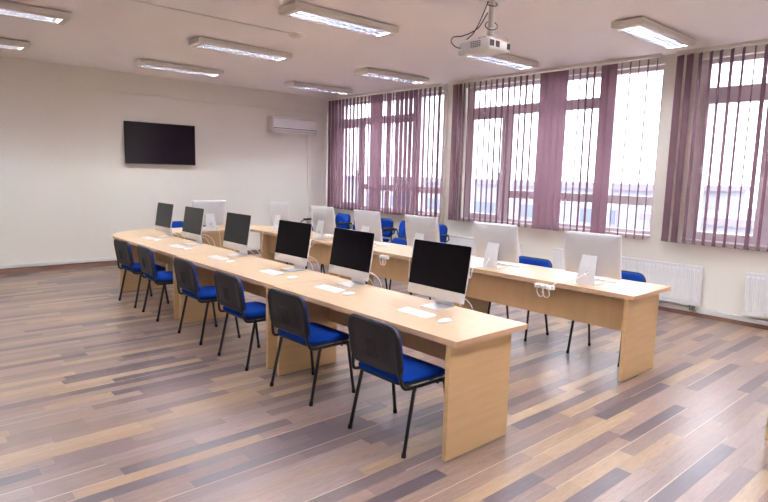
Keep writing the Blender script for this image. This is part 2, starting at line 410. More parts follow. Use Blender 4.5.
# ------------------------------------------------------------------ radiators
def make_radiator(label, y0, y1):
    z0, z1 = 0.15, 0.65
    root = thing('radiator', label, 'radiator', (W, (y0 + y1) / 2, z0), 0, 'radiators under the windows')
    hw = (y1 - y0) / 2; hgt = z1 - z0
    bm = bmesh.new(); n = int((y1 - y0) / 0.05); prof = []
    for k in range(n):                    # pressed vertical channels
        c = -hw + (k + 0.5) * 2 * hw / n; s = 2 * hw / n
        for dy, dx in ((-0.5, 0), (-0.30, 0), (-0.18, -0.007), (0.18, -0.007), (0.30, 0)): prof.append((c + dy * s, dx))
    prof.append((hw, 0))
    rings = []
    for z, k in ((0.0, 0), (0.035, 0), (0.055, 1), (hgt - 0.055, 1), (hgt - 0.035, 0), (hgt, 0)):
        rings.append([bm.verts.new((-0.10 + dx * k, y, z)) for y, dx in prof])
    for i in range(5):
        for k in range(len(prof) - 1): bm.faces.new((rings[i][k], rings[i][k + 1], rings[i + 1][k + 1], rings[i + 1][k]))
    obj('front_panel', bm, 'white_enamel', root)
    obj('rear_panel', box(-0.045, -0.04, -hw, hw, 0, hgt), 'white_enamel', root)
    obj('side_cover', box(-0.102, -0.035, -hw - 0.006, -hw, 0.004, hgt, 0.001), 'white_enamel', root)
    obj('side_cover', box(-0.102, -0.035, hw, hw + 0.006, 0.004, hgt, 0.001), 'white_enamel', root)
    g = [(-0.102, -0.035, -hw + 0.012 + k * 0.03, -hw + 0.022 + k * 0.03, hgt - 0.006, hgt + 0.002) for k in range(int((2 * hw - 0.03) / 0.03))] + [(-0.102, -0.096, -hw, hw, hgt - 0.004, hgt + 0.003), (-0.041, -0.035, -hw, hw, hgt - 0.004, hgt + 0.003)]
    obj('top_grille', boxes(g), 'white_enamel', root)
    obj('wall_bracket', boxes([(-0.045, -0.001, -hw + 0.25, -hw + 0.28, 0.05, hgt - 0.05), (-0.045, -0.001, hw - 0.28, hw - 0.25, 0.05, hgt - 0.05)]), 'white_enamel', root)
    v = obj('valve', tube([(-0.07, -hw + 0.05, 0.0), (-0.07, -hw + 0.05, -0.045)], 0.014, 10), 'valve_metal', root)
    obj('valve_head', tube([(-0.115, -hw + 0.05, -0.03), (-0.07, -hw + 0.05, -0.03)], 0.013, 10), 'valve_metal', v)
    obj('pipe', tube(round_path([(-0.07, -hw + 0.05, -0.04), (-0.07, -hw + 0.05, -0.075), (-0.027, -hw + 0.05, -0.075)], 0.02), 0.009, 8), 'valve_metal', root)
    obj('pipe', tube(round_path([(-0.07, -hw + 0.10, 0.0), (-0.07, -hw + 0.10, -0.065), (-0.027, -hw + 0.10, -0.065)], 0.02), 0.009, 8), 'valve_metal', root)
    return root
make_radiator('white panel radiator behind the free end of the window-side desk row', 2.715, 4.83)
make_radiator('white panel radiator beyond the bare wall, under the most open blind', 0.20, 2.21)
make_radiator('white panel radiator behind the middle of the window-side desk row', 5.42, 6.96)

# ------------------------------------------------------------------ desks
DT, TH = 0.75, 0.036
def desk_straight(label, x0, x1, y0, y1, user):
    """long along y; user = -1 when people sit on the low-x side"""
    cx, cy = (x0 + x1) / 2, (y0 + y1) / 2; hw, hl = (x1 - x0) / 2, (y1 - y0) / 2
    root = thing('computer_desk', label, 'desk', (cx, cy, 0), 0, 'maple computer desks joined in a horseshoe')
    e = 0.0015
    t = obj('tabletop', box(-hw + 0.003, hw - 0.003, -hl + e + 0.003, hl - e - 0.003, DT - TH, DT, 0.0015), 'maple', root)
    obj('edge_band', boxes([(-hw, -hw + 0.0028, -hl + e, hl - e, DT - TH, DT - 0.0005), (hw - 0.0028, hw, -hl + e, hl - e, DT - TH, DT - 0.0005),
        (-hw + 0.0028, hw - 0.0028, -hl + e, -hl + e + 0.0028, DT - TH, DT - 0.0005), (-hw + 0.0028, hw - 0.0028, hl - e - 0.0028, hl - e, DT - TH, DT - 0.0005)]), 'maple_edge', t)
    pa, pb = (-hw - 0.006, hw - 0.115) if user < 0 else (-hw - 0.008, hw - 0.145)
    for s in (-1, 1):
        yy = s * (hl - 0.105) if not (s < 0 and 'free end' in label) else -hl + 0.0585
        if 'standing apart' in label: yy = s * (hl - 0.0585)
        ya, yb = (yy - 0.0165, yy + 0.0165)
        obj('side_panel', box(pa, pb, ya, yb, 0.004, DT - TH - 0.0005, 0.0012), 'maple_cross', root)
        obj('panel_foot', boxes([(pa + 0.01, pb - 0.01, ya + 0.004, yb - 0.004, 0.0, 0.0045)]), 'vent_dark', root)
        if s < 0: m0 = yb
        else: m1 = ya
    mx = hw - 0.20 if user < 0 else -hw + 0.13
    obj('modesty_panel', box(mx, mx + 0.018, m0 + 0.0005, m1 - 0.0005, 0.40, DT - TH - 0.0005, 0.001), 'maple_side', root)
    tx = hw - 0.05 if user < 0 else -hw + 0.03
    obj('cable_rail', box(tx, tx + 0.02, m0 + 0.03, m1 - 0.03, DT - TH - 0.014, DT - TH - 0.0005, 0.001), 'trunking_white', root)
    return root
YJ = [2.14, 4.18, 6.25, 8.33]
XL0, XL1, XR0, XR1 = 2.485, 3.187, 4.685, 5.42
pos = ['at the free end of the row of black screens', 'in the middle of the row of black screens', 'next to the rounded corner by the row of black screens']
posr = ['at the free end of the row of monitor backs, by the windows', 'in the middle of the row of monitor backs, by the windows', 'by the far corner of the row of monitor backs']
DX = [0.0, 0.014, 0.032]
for i in range(3):
    desk_straight('long maple desk ' + pos[i], XL0 + DX[i], XL1 + DX[i], YJ[i], YJ[i + 1], -1)
    desk_straight('long maple desk ' + posr[i], XR0, XR1, YJ[i], YJ[i + 1], 1)
desk_straight('separate maple desk standing apart from the horseshoe, opposite the most open blind', 4.40, 5.10, -1.0, 1.09, -1)
YB0, YB1 = 8.57, 9.275
def corner_desk(label, mirror):
    cx0 = (XL0 + XR1) / 2
    root = thing('corner_desk', label, 'desk', (2.84 if not mirror else 2 * cx0 - 2.84, 8.8, 0), 0, 'maple computer desks joined in a horseshoe')
    s = -1 if mirror else 1
    def X(x): return s * (x - 2.84)
    xi = XL1 + DX[2] if not mirror else XL0 + XR1 - XR0          # inner edge
    xo = XL0 + (0.0 if mirror else DX[2])
    out = [(xo, YJ[3] + 0.0015), (xi, YJ[3] + 0.0015)]
    for k in range(7):                      # inner hollow
        a = PI - k / 6 * PI / 2; out.append((xi + 0.15 + 0.15 * math.cos(a), YB0 - 0.15 + 0.15 * math.sin(a)))
    out += [(3.4385, YB0), (3.4385, YB1)]
    R = 0.94 - (xo - XL0)
    for k in range(21):                     # rounded outer corner
        a = PI / 2 + k / 20 * PI / 2; out.append((xo + R + R * math.cos(a), YB1 - R + R * math.sin(a)))
    t = obj('tabletop', prism([(X(x), y - 8.8) for x, y in out], lambda u, v, d: (u, v, d), DT - TH, DT), 'maple', root)
    xa, xb = sorted((X(2.58), X(3.10)))
    obj('side_panel', box(xa, xb, 8.44 - 8.8, 8.465 - 8.8, 0.004, DT - TH - 0.0005, 0.0012), 'maple_cross', root)
    xa, xb = sorted((X(3.30), X(3.325)))
    obj('side_panel', box(xa, xb, 8.64 - 8.8, 9.14 - 8.8, 0.004, DT - TH - 0.0005, 0.0012), 'maple_side', root)
    xa, xb = sorted((X(3.30), X(3.325)))
    obj('panel_foot', box(xa, xb, 8.65 - 8.8, 9.13 - 8.8, 0, 0.0045), 'vent_dark', root)
    return root
corner_desk('maple corner desk with rounded outer edge, beyond the row of black screens', False)
corner_desk('maple corner desk joining the back desk to the window-side row', True)
# back desk
root = thing('computer_desk', 'short maple desk along the back wall between the two corner desks', 'desk', ((XL0 + XR1) / 2, (YB0 + YB1) / 2, 0), 0, 'maple computer desks joined in a horseshoe')
hl, hw = (XL0 + XR1) / 2 - 3.4395, (YB1 - YB0) / 2
obj('tabletop', box(-hl + 0.0, hl, -hw, hw, DT - TH, DT, 0.0015), 'maple', root)
for s in (-1, 1):
    obj('side_panel', box(s * 0.46 - 0.0125, s * 0.46 + 0.0125, -hw + 0.03, hw - 0.06, 0.004, DT - TH - 0.0005, 0.0012), 'maple_side', root)
    obj('panel_foot', box(s * 0.46 - 0.008, s * 0.46 + 0.008, -hw + 0.04, hw - 0.07, 0, 0.0045), 'vent_dark', root)
obj('modesty_panel', box(-0.447, 0.447, -hw + 0.10, -hw + 0.118, 0.30, DT - TH - 0.0005, 0.001), 'maple_cross', root)

# ------------------------------------------------------------------ computers (local: the user looks along +x, the foot at the origin)
def make_computer():
    root = thing('desktop_computer', 'x', 'computer')
    Wd, Hd = 0.560, 0.402
    tilt = math.radians(9); px, pz = -0.038, 0.072
    def fn(u, v, d):                        # u along -y, v up from the bottom edge, d backwards
        z = v + Hd / 2
        return (px + d * math.cos(tilt) + z * math.sin(tilt), -u, pz + z * math.cos(tilt) - d * math.sin(tilt) * 0.6)
    bm = bmesh.new()
    o = []
    for (u0, v0), (u1, v1) in zip(rrect(Wd, Hd, 0.014, 4), rrect(Wd, Hd, 0.014, 4)[1:] + rrect(Wd, Hd, 0.014, 4)[:1]):
        m_ = 8 if math.hypot(u1 - u0, v1 - v0) > 0.1 else 1
        o += [(u0 + (u1 - u0) * q / m_, v0 + (v1 - v0) * q / m_) for q in range(m_)]
    sc_ = lambda k, kk: [(u * k, v * kk) for u, v in o]
    def dome(t):                            # outline of the bulging back, rectangle fading into an oval
        r = math.cos(t * PI / 2 * 0.94); out_ = []
        for u, v in o:
            a = math.atan2(v / Hd, u / Wd); e = min(1, t * 1.6)
            out_.append((r * (u * (1 - e) + e * 0.56 * Wd * math.cos(a)), r * (v * (1 - e) + e * 0.56 * Hd * math.sin(a))))
        return out_
    add_loft(bm, [(sc_(0.997, 0.997), 0.0), (o, 0.0015), (o, 0.0045)] + [(dome(k / 9), 0.0045 + 0.034 * math.sin(k / 9 * PI / 2)) for k in range(1, 10)], fn)
    body = obj('housing', bm, 'aluminium', root)
    bm = bmesh.new(); chin = 0.072
    o2 = [(u, v + chin / 2 + 0.0) for u, v in rrect(Wd - 0.004, Hd - chin - 0.002, 0.012, 4, 0.001)]
    add_loft(bm, [(o2, -0.0003), (o2, -0.0014)], fn, smooth=False)
    disp = obj('display', bm, 'display_glass', root)
    # slim dark rim that shows around the panel edge
    # stand: bent plate with a round cable hole
    def arm(u, v, d):                       # v 0..1 from foot to neck
        z = 0.006 + v * 0.255
        bow = 0.018 * math.sin(PI * min(1, v * 1.1))
        return (0.088 - 0.062 * v - 0.012 * (1 - v) ** 3 + bow * 0.2 + d, -u, z)
    bm = bmesh.new(); n = 24; hw0 = 0.09
    loops = []
    ho = (0.0, 0.36)
    for k in range(n):
        a = 2 * PI * k / n; c, s_ = math.cos(a), math.sin(a)
        q = max(abs(c), abs(s_)); cu, cv = c / q, s_ / q
        v_ = 0.5 + 0.5 * cv; wv = hw0 - 0.02 * v_
        loops.append(((cu * wv, v_), (0.019 * c, ho[1] + 0.019 / 0.255 * s_)))
    mid = [((a[0] + 2 * b[0]) / 3, (a[1] + 2 * b[1]) / 3) for a, b in loops]
    fr_ = {}
    for d in (0.0, 0.008):
        fr_[d] = [[bm.verts.new(arm(*q, d)) for q in L_] for L_ in ([a for a, b in loops], mid, [b for a, b in loops])]
    for k in range(n):
        k2 = (k + 1) % n
        for j in range(2):
            bm.faces.new((fr_[0.0][j][k], fr_[0.0][j][k2], fr_[0.0][j + 1][k2], fr_[0.0][j + 1][k]))
            bm.faces.new((fr_[0.008][j][k], fr_[0.008][j + 1][k], fr_[0.008][j + 1][k2], fr_[0.008][j][k2]))
        for j in (0, 2): bm.faces.new((fr_[0.0][j][k], fr_[0.0][j][k2], fr_[0.008][j][k2], fr_[0.008][j][k]))
    st = obj('stand', bm, 'stand_metal', root)
    bm = bmesh.new()
    add_loft(bm, [(rrect(0.178, 0.176, 0.006, 3), 0.0), (rrect(0.18, 0.178, 0.006, 3), 0.002), (rrect(0.178, 0.176, 0.006, 3), 0.007)], lambda u, v, d: (v - 0.004, -u, d), smooth=False)
    obj('stand_foot', bm, 'stand_metal', st)
    obj('hinge', box(0.018, 0.034, -0.045, 0.045, 0.232, 0.262, 0.003), 'vent_dark', st)
    return root
def add_cord(root, pts, r=0.0042, nm='power_cord'):
    return obj(nm, tube(smooth_path(pts, 6), r, 7), 'cord_white', root)
comp = make_computer()
def make_keyboard():
    root = thing('keyboard', 'x', 'keyboard')
    bm = bmesh.new(); o = rrect(0.285, 0.116, 0.008, 3)
    add_loft(bm, [(o, 0.0), (o, 1.0)], lambda u, v, d: (v, -u, (0.004 + (v + 0.058) * 0.06) * d), smooth=False)
    obj('case', bm, 'key_white', root)
    bm = bmesh.new()
    for r in range(6):
        n = 14; hgt = 0.0150 if r else 0.009; x = 0.0505 - r * 0.0185
        k = 0
        while k < n:
            wdt = 1
            if r == 5 and k == 4: wdt = 5
            if r in (2, 3) and k == 12: wdt = 2
            ya = 0.137 - k * 0.0196; yb = ya - 0.0196 * wdt + 0.0016
            zt = 0.004 + (x + 0.058) * 0.06
            add_box(bm, x - hgt, x, yb, ya, zt - 0.001, zt + 0.0014)
            k += wdt
    obj('keys', bm, 'white_plastic', root)
    return root
def make_mouse():
    bm = bmesh.new(); layers = []
    for s, d in ((0.86, 0.0), (0.97, 0.002), (1.0, 0.005), (0.95, 0.0105), (0.80, 0.0155), (0.5, 0.0195), (0.2, 0.021)):
        layers.append(([(u * s, v * (s if s < 0.9 else 1 * s)) for u, v in rrect(0.057, 0.112, 0.026, 5)], d))
    add_loft(bm, layers, lambda u, v, d: (v, -u, d))
    root = thing('computer_mouse', 'x', 'mouse')
    obj('shell', bm, 'key_white', root)
    bm = bmesh.new(); o = rrect(0.048, 0.098, 0.021, 5); add_loft(bm, [(o, 0.0), (o, 0.0012)], lambda u, v, d: (v, -u, d - 0.0003), smooth=False)
    obj('base', bm, 'aluminium', root)
    return root
kb = make_keyboard(); ms = make_mouse()
first = {'c': True, 'k': True, 'm': True}
def place(kind, src, loc, rz, label, group):
    o = src if first[kind] else copy_tree(src); first[kind] = False
    o.location = loc; o.rotation_euler = (0, 0, rz); o['label'] = label; o['group'] = group
    return o
LY = [2.83, 3.855, 4.775, 5.93, 7.12, 8.09]
RY = [2.675, 3.77, 4.86, 5.87, 6.88, 8.05]
KY = [2.785, 3.80, 4.735, 5.86, 7.00, 8.02]; MY = [2.50, 3.54, 4.385, 5.53, 6.67, 7.68]
rowL, rowR = 'of the black-screen row', 'of the monitor-back row'
end = 'from the free end'
ck = {}
pend = []
for i in range(6):
    c = place('c', comp, (3.055 + 0.006 * i, LY[i], DT), math.radians((0, -1, 1, 0, 0, 0)[i]), '%s slim desktop computer %s %s' % (ORD[i], end, rowL), 'silver desktop computers on the horseshoe desks'); pend.append((c, 'L', i))
    place('k', kb, (2.787 + 0.004 * (i % 3) + 0.006 * i, KY[i], DT), math.radians((0, 2, -2, 1, 0, -1)[i]), 'white keyboard, %s %s %s' % (ORD[i], end, rowL), 'white keyboards before the computers')
    place('m', ms, (2.775 + 0.012 * (i % 3) + 0.006 * i, MY[i], DT), math.radians((4, -5, -2, 3, 5, 0)[i]), 'white computer mouse, %s %s %s' % (ORD[i], end, rowL), 'white mice beside the keyboards')
for i in range(6):
    c = place('c', comp, (4.93, RY[i], DT), PI + math.radians((0, 2, 0, -2, 1, 3)[i]), '%s slim desktop computer %s %s' % (ORD[i], end, rowR), 'silver desktop computers on the horseshoe desks'); pend.append((c, 'R', i))
    place('k', kb, (5.20, RY[i] - 0.02, DT), PI + math.radians((-1, 2, 0, 1, 0, 0)[i]), 'white keyboard, %s %s %s' % (ORD[i], end, rowR), 'white keyboards before the computers')
    place('m', ms, (5.20, RY[i] + 0.25, DT), PI, 'white computer mouse, %s %s %s' % (ORD[i], end, rowR), 'white mice beside the keyboards')
c = place('c', comp, (4.04, 8.735, DT), -PI / 2, 'slim desktop computer alone on the short desk facing the back wall', 'silver desktop computers on the horseshoe desks'); pend.append((c, 'B', 0))
place('k', kb, (4.03, 9.02, DT), -PI / 2, 'white keyboard on the short desk by the back wall', 'white keyboards before the computers')
place('m', ms, (4.30, 9.02, DT), -PI / 2, 'white computer mouse on the short desk by the back wall', 'white mice beside the keyboards')
for c, row, i in pend:
    if row == 'L':
        j = ((i * 37) % 5 - 2) * 0.012
        add_cord(c, [(0.035, -0.06, 0.10), (0.11, -0.10, 0.115 + j), (0.19, -0.135, 0.06 + j), (0.225, -0.15, -0.04), (0.20, -0.15, -0.16), (0.16, -0.10, -0.30)])
        add_cord(c, [(0.035, -0.03, 0.09), (0.10, -0.055, 0.08 + j), (0.16, -0.08, 0.03 + j), (0.185, -0.09, -0.06), (0.17, -0.09, -0.2), (0.15, -0.05, -0.3)], 0.0036, 'network_cord')
    else:
        ex = 0.255 if row == 'R' else 0.175
        s = 1 if (i % 2 == 0 or row == 'B') else -1
        if row == 'R' and i == 0:
            add_cord(c, [(0.02, 0.0, 0.10), (0.085, 0.0, 0.098), (0.125, -0.05, 0.055), (0.17, -0.12, 0.014), (0.225, -0.17, 0.008), (0.268, -0.20, -0.012), (0.285, -0.225, -0.07), (0.30, -0.24, -0.055)])
            continue
        add_cord(c, [(0.02, 0.0, 0.10), (0.085, 0.0, 0.098), (0.115, 0.015 * s, 0.055), (0.14, 0.04 * s, 0.012), (ex - 0.02, 0.07 * s, 0.010), (ex + 0.012, 0.08 * s, -0.01), (ex + 0.022, 0.085 * s, -0.08), (ex + 0.03, 0.10 * s, -0.25 if (row == 'B' or i in (2, 5)) else -0.10), (ex - 0.01, 0.14 * s, -0.34 if (row == 'B' or i in (2, 5)) else -0.03)])
# power strips under the inner edge of the window-side row
def power_strip(label, y, ln):
    r = thing('power_strip', label, 'power strip', (XR0 - 0.022, y, 0.70), 0, 'power strips under the window-side desks')
    obj('strip_body', box(-0.02, 0.02, -ln / 2, ln / 2, -0.02, 0.02, 0.006), 'white_plastic', r)
    for k in range(3): obj('plug', box(-0.045, -0.0195, ln * (0.3 * k - 0.3) - 0.017, ln * (0.3 * k - 0.3) + 0.017, -0.015, 0.015, 0.005), 'cord_white', r)
    for k in range(2):
        o = ln * (0.3 * k - 0.3)
        obj('cord_loop', tube(smooth_path([(-0.03, o, -0.012), (-0.04, o - 0.02, -0.07), (-0.025, o + 0.03, -0.095), (-0.005, o + 0.075, -0.06), (0.0, o + 0.08, -0.02)], 6), 0.0045, 7), 'cord_white', r)
    return r
power_strip('white power strip with looped cords beside the first computer of the monitor-back row', 2.975, 0.20)
power_strip('short white power strip with hanging cord loops under the middle window-side desk', 5.22, 0.13)

# ------------------------------------------------------------------ chairs (local: sitter looks along +x)
def make_chair(arms=False):
    root = thing('visitor_chair', 'x', 'chair')
    # seat cushion
    def seat(u, v, d):
        x = v; z = 0.445 + d - 0.028 * max(0, (x - 0.08) / 0.15) ** 2 + 0.012 * max(0, (-x - 0.12) / 0.1) ** 2 - 0.008 * math.cos(u / 0.24 * PI / 2)
        return (x, u, z)
    bm = bmesh.new(); o = lambda k: [(u, v + 0.01) for u, v in rrect(0.465 - k, 0.435 - k, 0.07, 6)]
    add_loft(bm, [(o(0.04), -0.006), (o(0.008), 0.0), (o(0.0), 0.012), (o(0.010), 0.028), (o(0.04), 0.037), (o(0.12), 0.042), (o(0.3), 0.043)], seat)
    obj('seat', bm, 'blue_fabric', root)
    bm = bmesh.new()
    add_loft(bm, [(o(0.10), -0.024), (o(0.03), -0.020), (o(0.012), -0.002), (o(0.03), 0.0)], seat)
    obj('seat_pan', bm, 'black_plastic', root)
    # backrest: outer shell behind, upholstered pad in front
    zb, zt = (0.495, 0.818) if not arms else (0.51, 0.86); hh = zt - zb
    def back(u, v, d):
        t = (v + hh / 2) / hh
        return (-0.212 - 0.048 * t - 0.008 * math.sin(PI * t) + 0.30 * u * u - d, u, zb + hh * t)
    bw = 0.49
    oo = lambda k: rrect(bw - k, hh - k, 0.088 - k * 0.3, 6, 0.055)
    bm = bmesh.new(); add_loft(bm, [(oo(0.02), 0.0), (oo(0.0), 0.006), (oo(0.0), 0.016), (oo(0.012), 0.024), (oo(0.05), 0.027), (oo(0.06), 0.0235), (oo(0.2), 0.0235)], back)
    shell = obj('back_shell', bm, 'black_plastic', root)
    bm = bmesh.new()
    for k in range(5):
        u = (k - 2) * 0.020
        add_loft(bm, [(([(u + a * 0.006, b) for a, b in ((1, 0.035), (-1, 0.035), (-1, -0.085), (1, -0.085))]), 0.023), ([(u + a * 0.004, b) for a, b in ((1, 0.033), (-1, 0.033), (-1, -0.083), (1, -0.083))], 0.0252)], back, smooth=False)
    add_loft(bm, [([(0.058, 0.046), (-0.058, 0.046), (-0.058, 0.040), (0.058, 0.040)], 0.023), ([(0.057, 0.045), (-0.057, 0.045), (-0.057, 0.041), (0.057, 0.041)], 0.0252)], back, smooth=False)
    obj('moulded_ribs', bm, 'black_plastic', shell)
    bm = bmesh.new(); oc = lambda k: rrect(bw - 0.022 - k, hh - 0.022 - k, 0.079, 6, 0.05)
    add_loft(bm, [(oc(0.0), 0.004), (oc(0.0), -0.010), (oc(0.015), -0.020), (oc(0.05), -0.026), (oc(0.15), -0.029), (oc(0.28), -0.029)], back)
    obj('back_cushion', bm, 'blue_fabric', root)
    # oval steel tubes
    for s in (-1, 1):
        ys = s * 0.225
        obj('side_rail', tube(round_path([(-0.232, s * 0.20, 0.62), (-0.222, ys, 0.50), (-0.205, s * 0.24, 0.422), (-0.14, s * 0.243, 0.416), (0.15, s * 0.243, 0.416), (0.185, s * 0.243, 0.40)], 0.05, 5), 0.0118, 8), 'black_metal', root)
        lg = obj('leg', tube(round_path([(-0.105, s * 0.246, 0.424), (-0.122, s * 0.248, 0.395), (-0.205, s * 0.262, 0.012)], 0.02), 0.0115, 8, 0.013), 'black_metal', root)
        obj('foot_cap', tube([(-0.203, s * 0.2615, 0.03), (-0.207, s * 0.2625, 0.0)], 0.0145, 8), 'rubber', lg)
        lg = obj('leg', tube(round_path([(0.10, s * 0.246, 0.418), (0.150, s * 0.249, 0.405), (0.205, s * 0.262, 0.012)], 0.035), 0.0115, 8, 0.013), 'black_metal', root)
        obj('foot_cap', tube([(0.203, s * 0.2615, 0.03), (0.207, s * 0.2625, 0.0)], 0.0145, 8), 'rubber', lg)
        if arms:
            a = obj('arm_frame', tube(round_path([(-0.215, s * 0.24, 0.565), (-0.245, s * 0.285, 0.60), (-0.23, s * 0.29, 0.675), (0.10, s * 0.29, 0.675), (0.19, s * 0.29, 0.64), (0.20, s * 0.285, 0.50), (0.17, s * 0.25, 0.418)], 0.06, 5), 0.011, 8), 'black_metal', root)
            obj('arm_pad', box(-0.20, 0.12, s * 0.29 - 0.024, s * 0.29 + 0.024, 0.682, 0.704, 0.008), 'black_plastic', a)
    obj('cross_bar', boxes([(-0.13, -0.11, -0.245, 0.245, 0.402, 0.420), (0.09, 0.11, -0.245, 0.245, 0.392, 0.410)], 0.004), 'black_metal', root)
    return root
chair = make_chair(); used = [False]
def place_chair(x, y, rz, label, group, src=None, flag=used):
    src = src or chair
    o = src if not flag[0] else copy_tree(src); flag[0] = True
    o.location = (x, y, 0); o.rotation_euler = (0, 0, rz); o['label'] = label; o['group'] = group
CY = [2.645, 3.65, 4.61, 5.55, 6.66, 7.47]; CA = [0, 2, 0, 0, -3, 2]
for i in range(6):
    place_chair(2.53 + (0, 0, .01, .02, .03, .03)[i], CY[i], math.radians(CA[i]), 'blue chair with black back shell, %s %s %s' % (ORD[i], end, rowL), 'blue chairs at the horseshoe desks')
CR = [2.66, 3.68, 4.93, 5.83, 6.95, 7.90]
for i in range(6):
    place_chair(5.265 + (0, 0, 0.02, 0.02, 0.05, 0.05)[i], CR[i], PI + math.radians((0, 0, 2, -3, 0, 4)[i]), 'blue chair by the windows, %s %s %s' % (ORD[i], end, rowR), 'blue chairs at the horseshoe desks')
place_chair(3.83, 9.44, -PI / 2, 'blue visitor chair behind the rounded corner side of the short back desk', 'blue chairs at the horseshoe desks')
place_chair(4.385, 9.50, -PI / 2, 'blue visitor chair behind the computer on the short back desk', 'blue chairs at the horseshoe desks')
armch = make_chair(True); armch.name = 'armchair'; fl = [False]
for i, (y, a) in enumerate(((6.88, 6), (7.56, 4), (8.26, 8), (8.94, 0), (9.57, 0), (10.2, 0))):
    place_chair(7.16, y + 0.05, PI + math.radians(a), 'blue chair with black armrests under the purple blind, %s from the back wall' % ORD[5 - i], 'armrest chairs along the window wall', armch, fl)
    
# ------------------------------------------------------------------ television, air conditioner, detector
tv = thing('wall_television', 'black flat television mounted on the cream back wall', 'television', (4.012, D - 0.02, 1.77))
obj('casing', box(-0.63, 0.63, -0.055, -0.02, 0, 0.725, 0.006), 'bezel_black', tv)
obj('screen', box(-0.612, 0.612, -0.0565, -0.0549, 0.024, 0.708), 'tv_screen', tv)
obj('lower_trim', box(-0.63, 0.63, -0.058, -0.0552, 0.0, 0.018, 0.001), 'black_plastic', tv)
obj('wall_bracket', boxes([(-0.25, 0.25, -0.021, 0.02, 0.2, 0.24), (-0.25, 0.25, -0.021, 0.02, 0.45, 0.49)]), 'black_metal', tv)
ac = thing('air_conditioner', 'white split air conditioner high on the back wall by the windows', 'air conditioner', (6.76, D, 2.49))
hwd = 0.545
prof = [(0.0, 0.0), (-0.13, 0.0), (-0.185, 0.035), (-0.205, 0.085), (-0.205, 0.26), (-0.185, 0.305), (-0.15, 0.315), (0.0, 0.315)]
obj('casing', prism([(y, z) for y, z in prof], lambda u, v, d: (d, u, v), -hwd, hwd), 'lamp_white', ac)
obj('front_panel', box(-hwd + 0.02, hwd - 0.02, -0.214, -0.2045, 0.092, 0.27, 0.004), 'white_enamel', ac)
obj('air_flap', prism([(-0.206, 0.078), (-0.199, 0.082), (-0.125, -0.004), (-0.132, -0.008)], lambda u, v, d: (d, u - 0.006, v), -hwd + 0.05, hwd - 0.05), 'white_enamel', ac)
obj('outlet_slot', box(-hwd + 0.03, hwd - 0.03, -0.2065, -0.2, 0.080, 0.0915), 'vent_dark', ac)
g = [(-hwd + 0.05, hwd - 0.05, -0.14 + k * 0.022, -0.13 + k * 0.022, 0.314, 0.319) for k in range(5)]
obj('intake_grille', boxes(g), 'white_enamel', ac)
obj('display_window', box(hwd - 0.2, hwd - 0.12, -0.2155, -0.2135, 0.105, 0.125), 'frame_white', ac)
tag(obj('pipe_trunking', box(-0.035, 0.035, -0.05, 0, 0.12, 2.488, 0.006), 'wall_paint', None, (7.22, D, 0)), 'slim cream pipe trunking running down from the air conditioner', 'trunking')
tag(obj('heating_pipe', tube([(0, 0, 0.0), (0, 0, H)], 0.02, 10), 'rail_white', None, (W - 0.045, 7.15, 0)), 'thin vertical cream pipe on the pier between two blinds', 'pipe')
sd = thing('smoke_detector', 'small round white detector on the ceiling at the end of a thin conduit', 'detector', (3.93, 6.07, H))
bm = bmesh.new(); add_lathe(bm, [(0.005, -0.042), (0.05, -0.040), (0.075, -0.028), (0.085, -0.012), (0.085, -0.0004)]); obj('cap', bm, 'lamp_white', sd)
bm = bmesh.new(); add_lathe(bm, [(0.095, -0.012), (0.098, -0.006), (0.098, -0.0003)]); obj('base_ring', bm, 'lamp_white', sd)
tag(obj('cable_conduit', box(-5.0, -0.10, -0.008, 0.008, -0.010, -0.0004, 0.002), 'lamp_white', None, (3.93, 6.06, H)), 'thin conduit along the ceiling leading to the round detector', 'conduit')

# ------------------------------------------------------------------ ceiling lights
def make_light():
    L2, W2, zt, zb = 0.665, 0.16, -0.008, -0.086
    root = thing('ceiling_light', 'x', 'ceiling light')
    # housing: tapered pan open below
    bm = bmesh.new()
    def ring(l, w, z): return [bm.verts.new((sx * l, sy * w, z)) for sx, sy in ((-1, -1), (1, -1), (1, 1), (-1, 1))]
    R_ = [ring(L2 - 0.01, W2 - 0.01, zt), ring(L2, W2, zt - 0.008), ring(L2, W2, zb + 0.02), ring(L2 - 0.014, W2 - 0.014, zb), ring(L2 - 0.075, W2 - 0.03, zb), ring(L2 - 0.08, W2 - 0.034, zb + 0.072)]
    for i in range(len(R_) - 1):
        for k in range(4): bm.faces.new((R_[i][k], R_[i][(k + 1) % 4], R_[i + 1][(k + 1) % 4], R_[i + 1][k]))
    bm.faces.new(R_[0]); bm.faces.new(R_[-1])
    obj('housing', bm, 'lamp_white', root)
    obj('ceiling_spacer', boxes([(-L2 + 0.1, -L2 + 0.2, -0.08, 0.08, zt - 0.001, -0.0004), (L2 - 0.2, L2 - 0.1, -0.08, 0.08, zt - 0.001, -0.0004)]), 'vent_dark', root)
    for s in (-1, 1):
        obj('tube', tube([(-L2 + 0.10, s * 0.062, zb + 0.056), (L2 - 0.10, s * 0.062, zb + 0.056)], 0.013, 10), 'tube_light', root)
    for y in (-0.108, 0.0, 0.108):          # long mirror strips between the tubes
        obj('mirror_strip', prism([(-0.012, 0.042), (0.012, 0.042), (0.007, 0.014), (0.0035, 0.0005), (-0.0035, 0.0005), (-0.007, 0.014)], lambda u, v, d, y=y: (d, y + u, zb + v), -L2 + 0.08, L2 - 0.08), 'reflector', root)
    src = None
    for k in range(13):                     # cross louvres
        x = -L2 + 0.085 + (k + 0.5) * (2 * L2 - 0.17) / 13
        if src is None:
            src = obj('louvre_blade', prism([(-0.005, 0.030), (0.005, 0.030), (0.003, 0.0008), (-0.003, 0.0008)], lambda u, v, d: (u, d, zb + v), -W2 + 0.036, W2 - 0.036), 'reflector', root, (x, 0, 0))
        else: inst(src, root, (x, 0, 0))
    return root
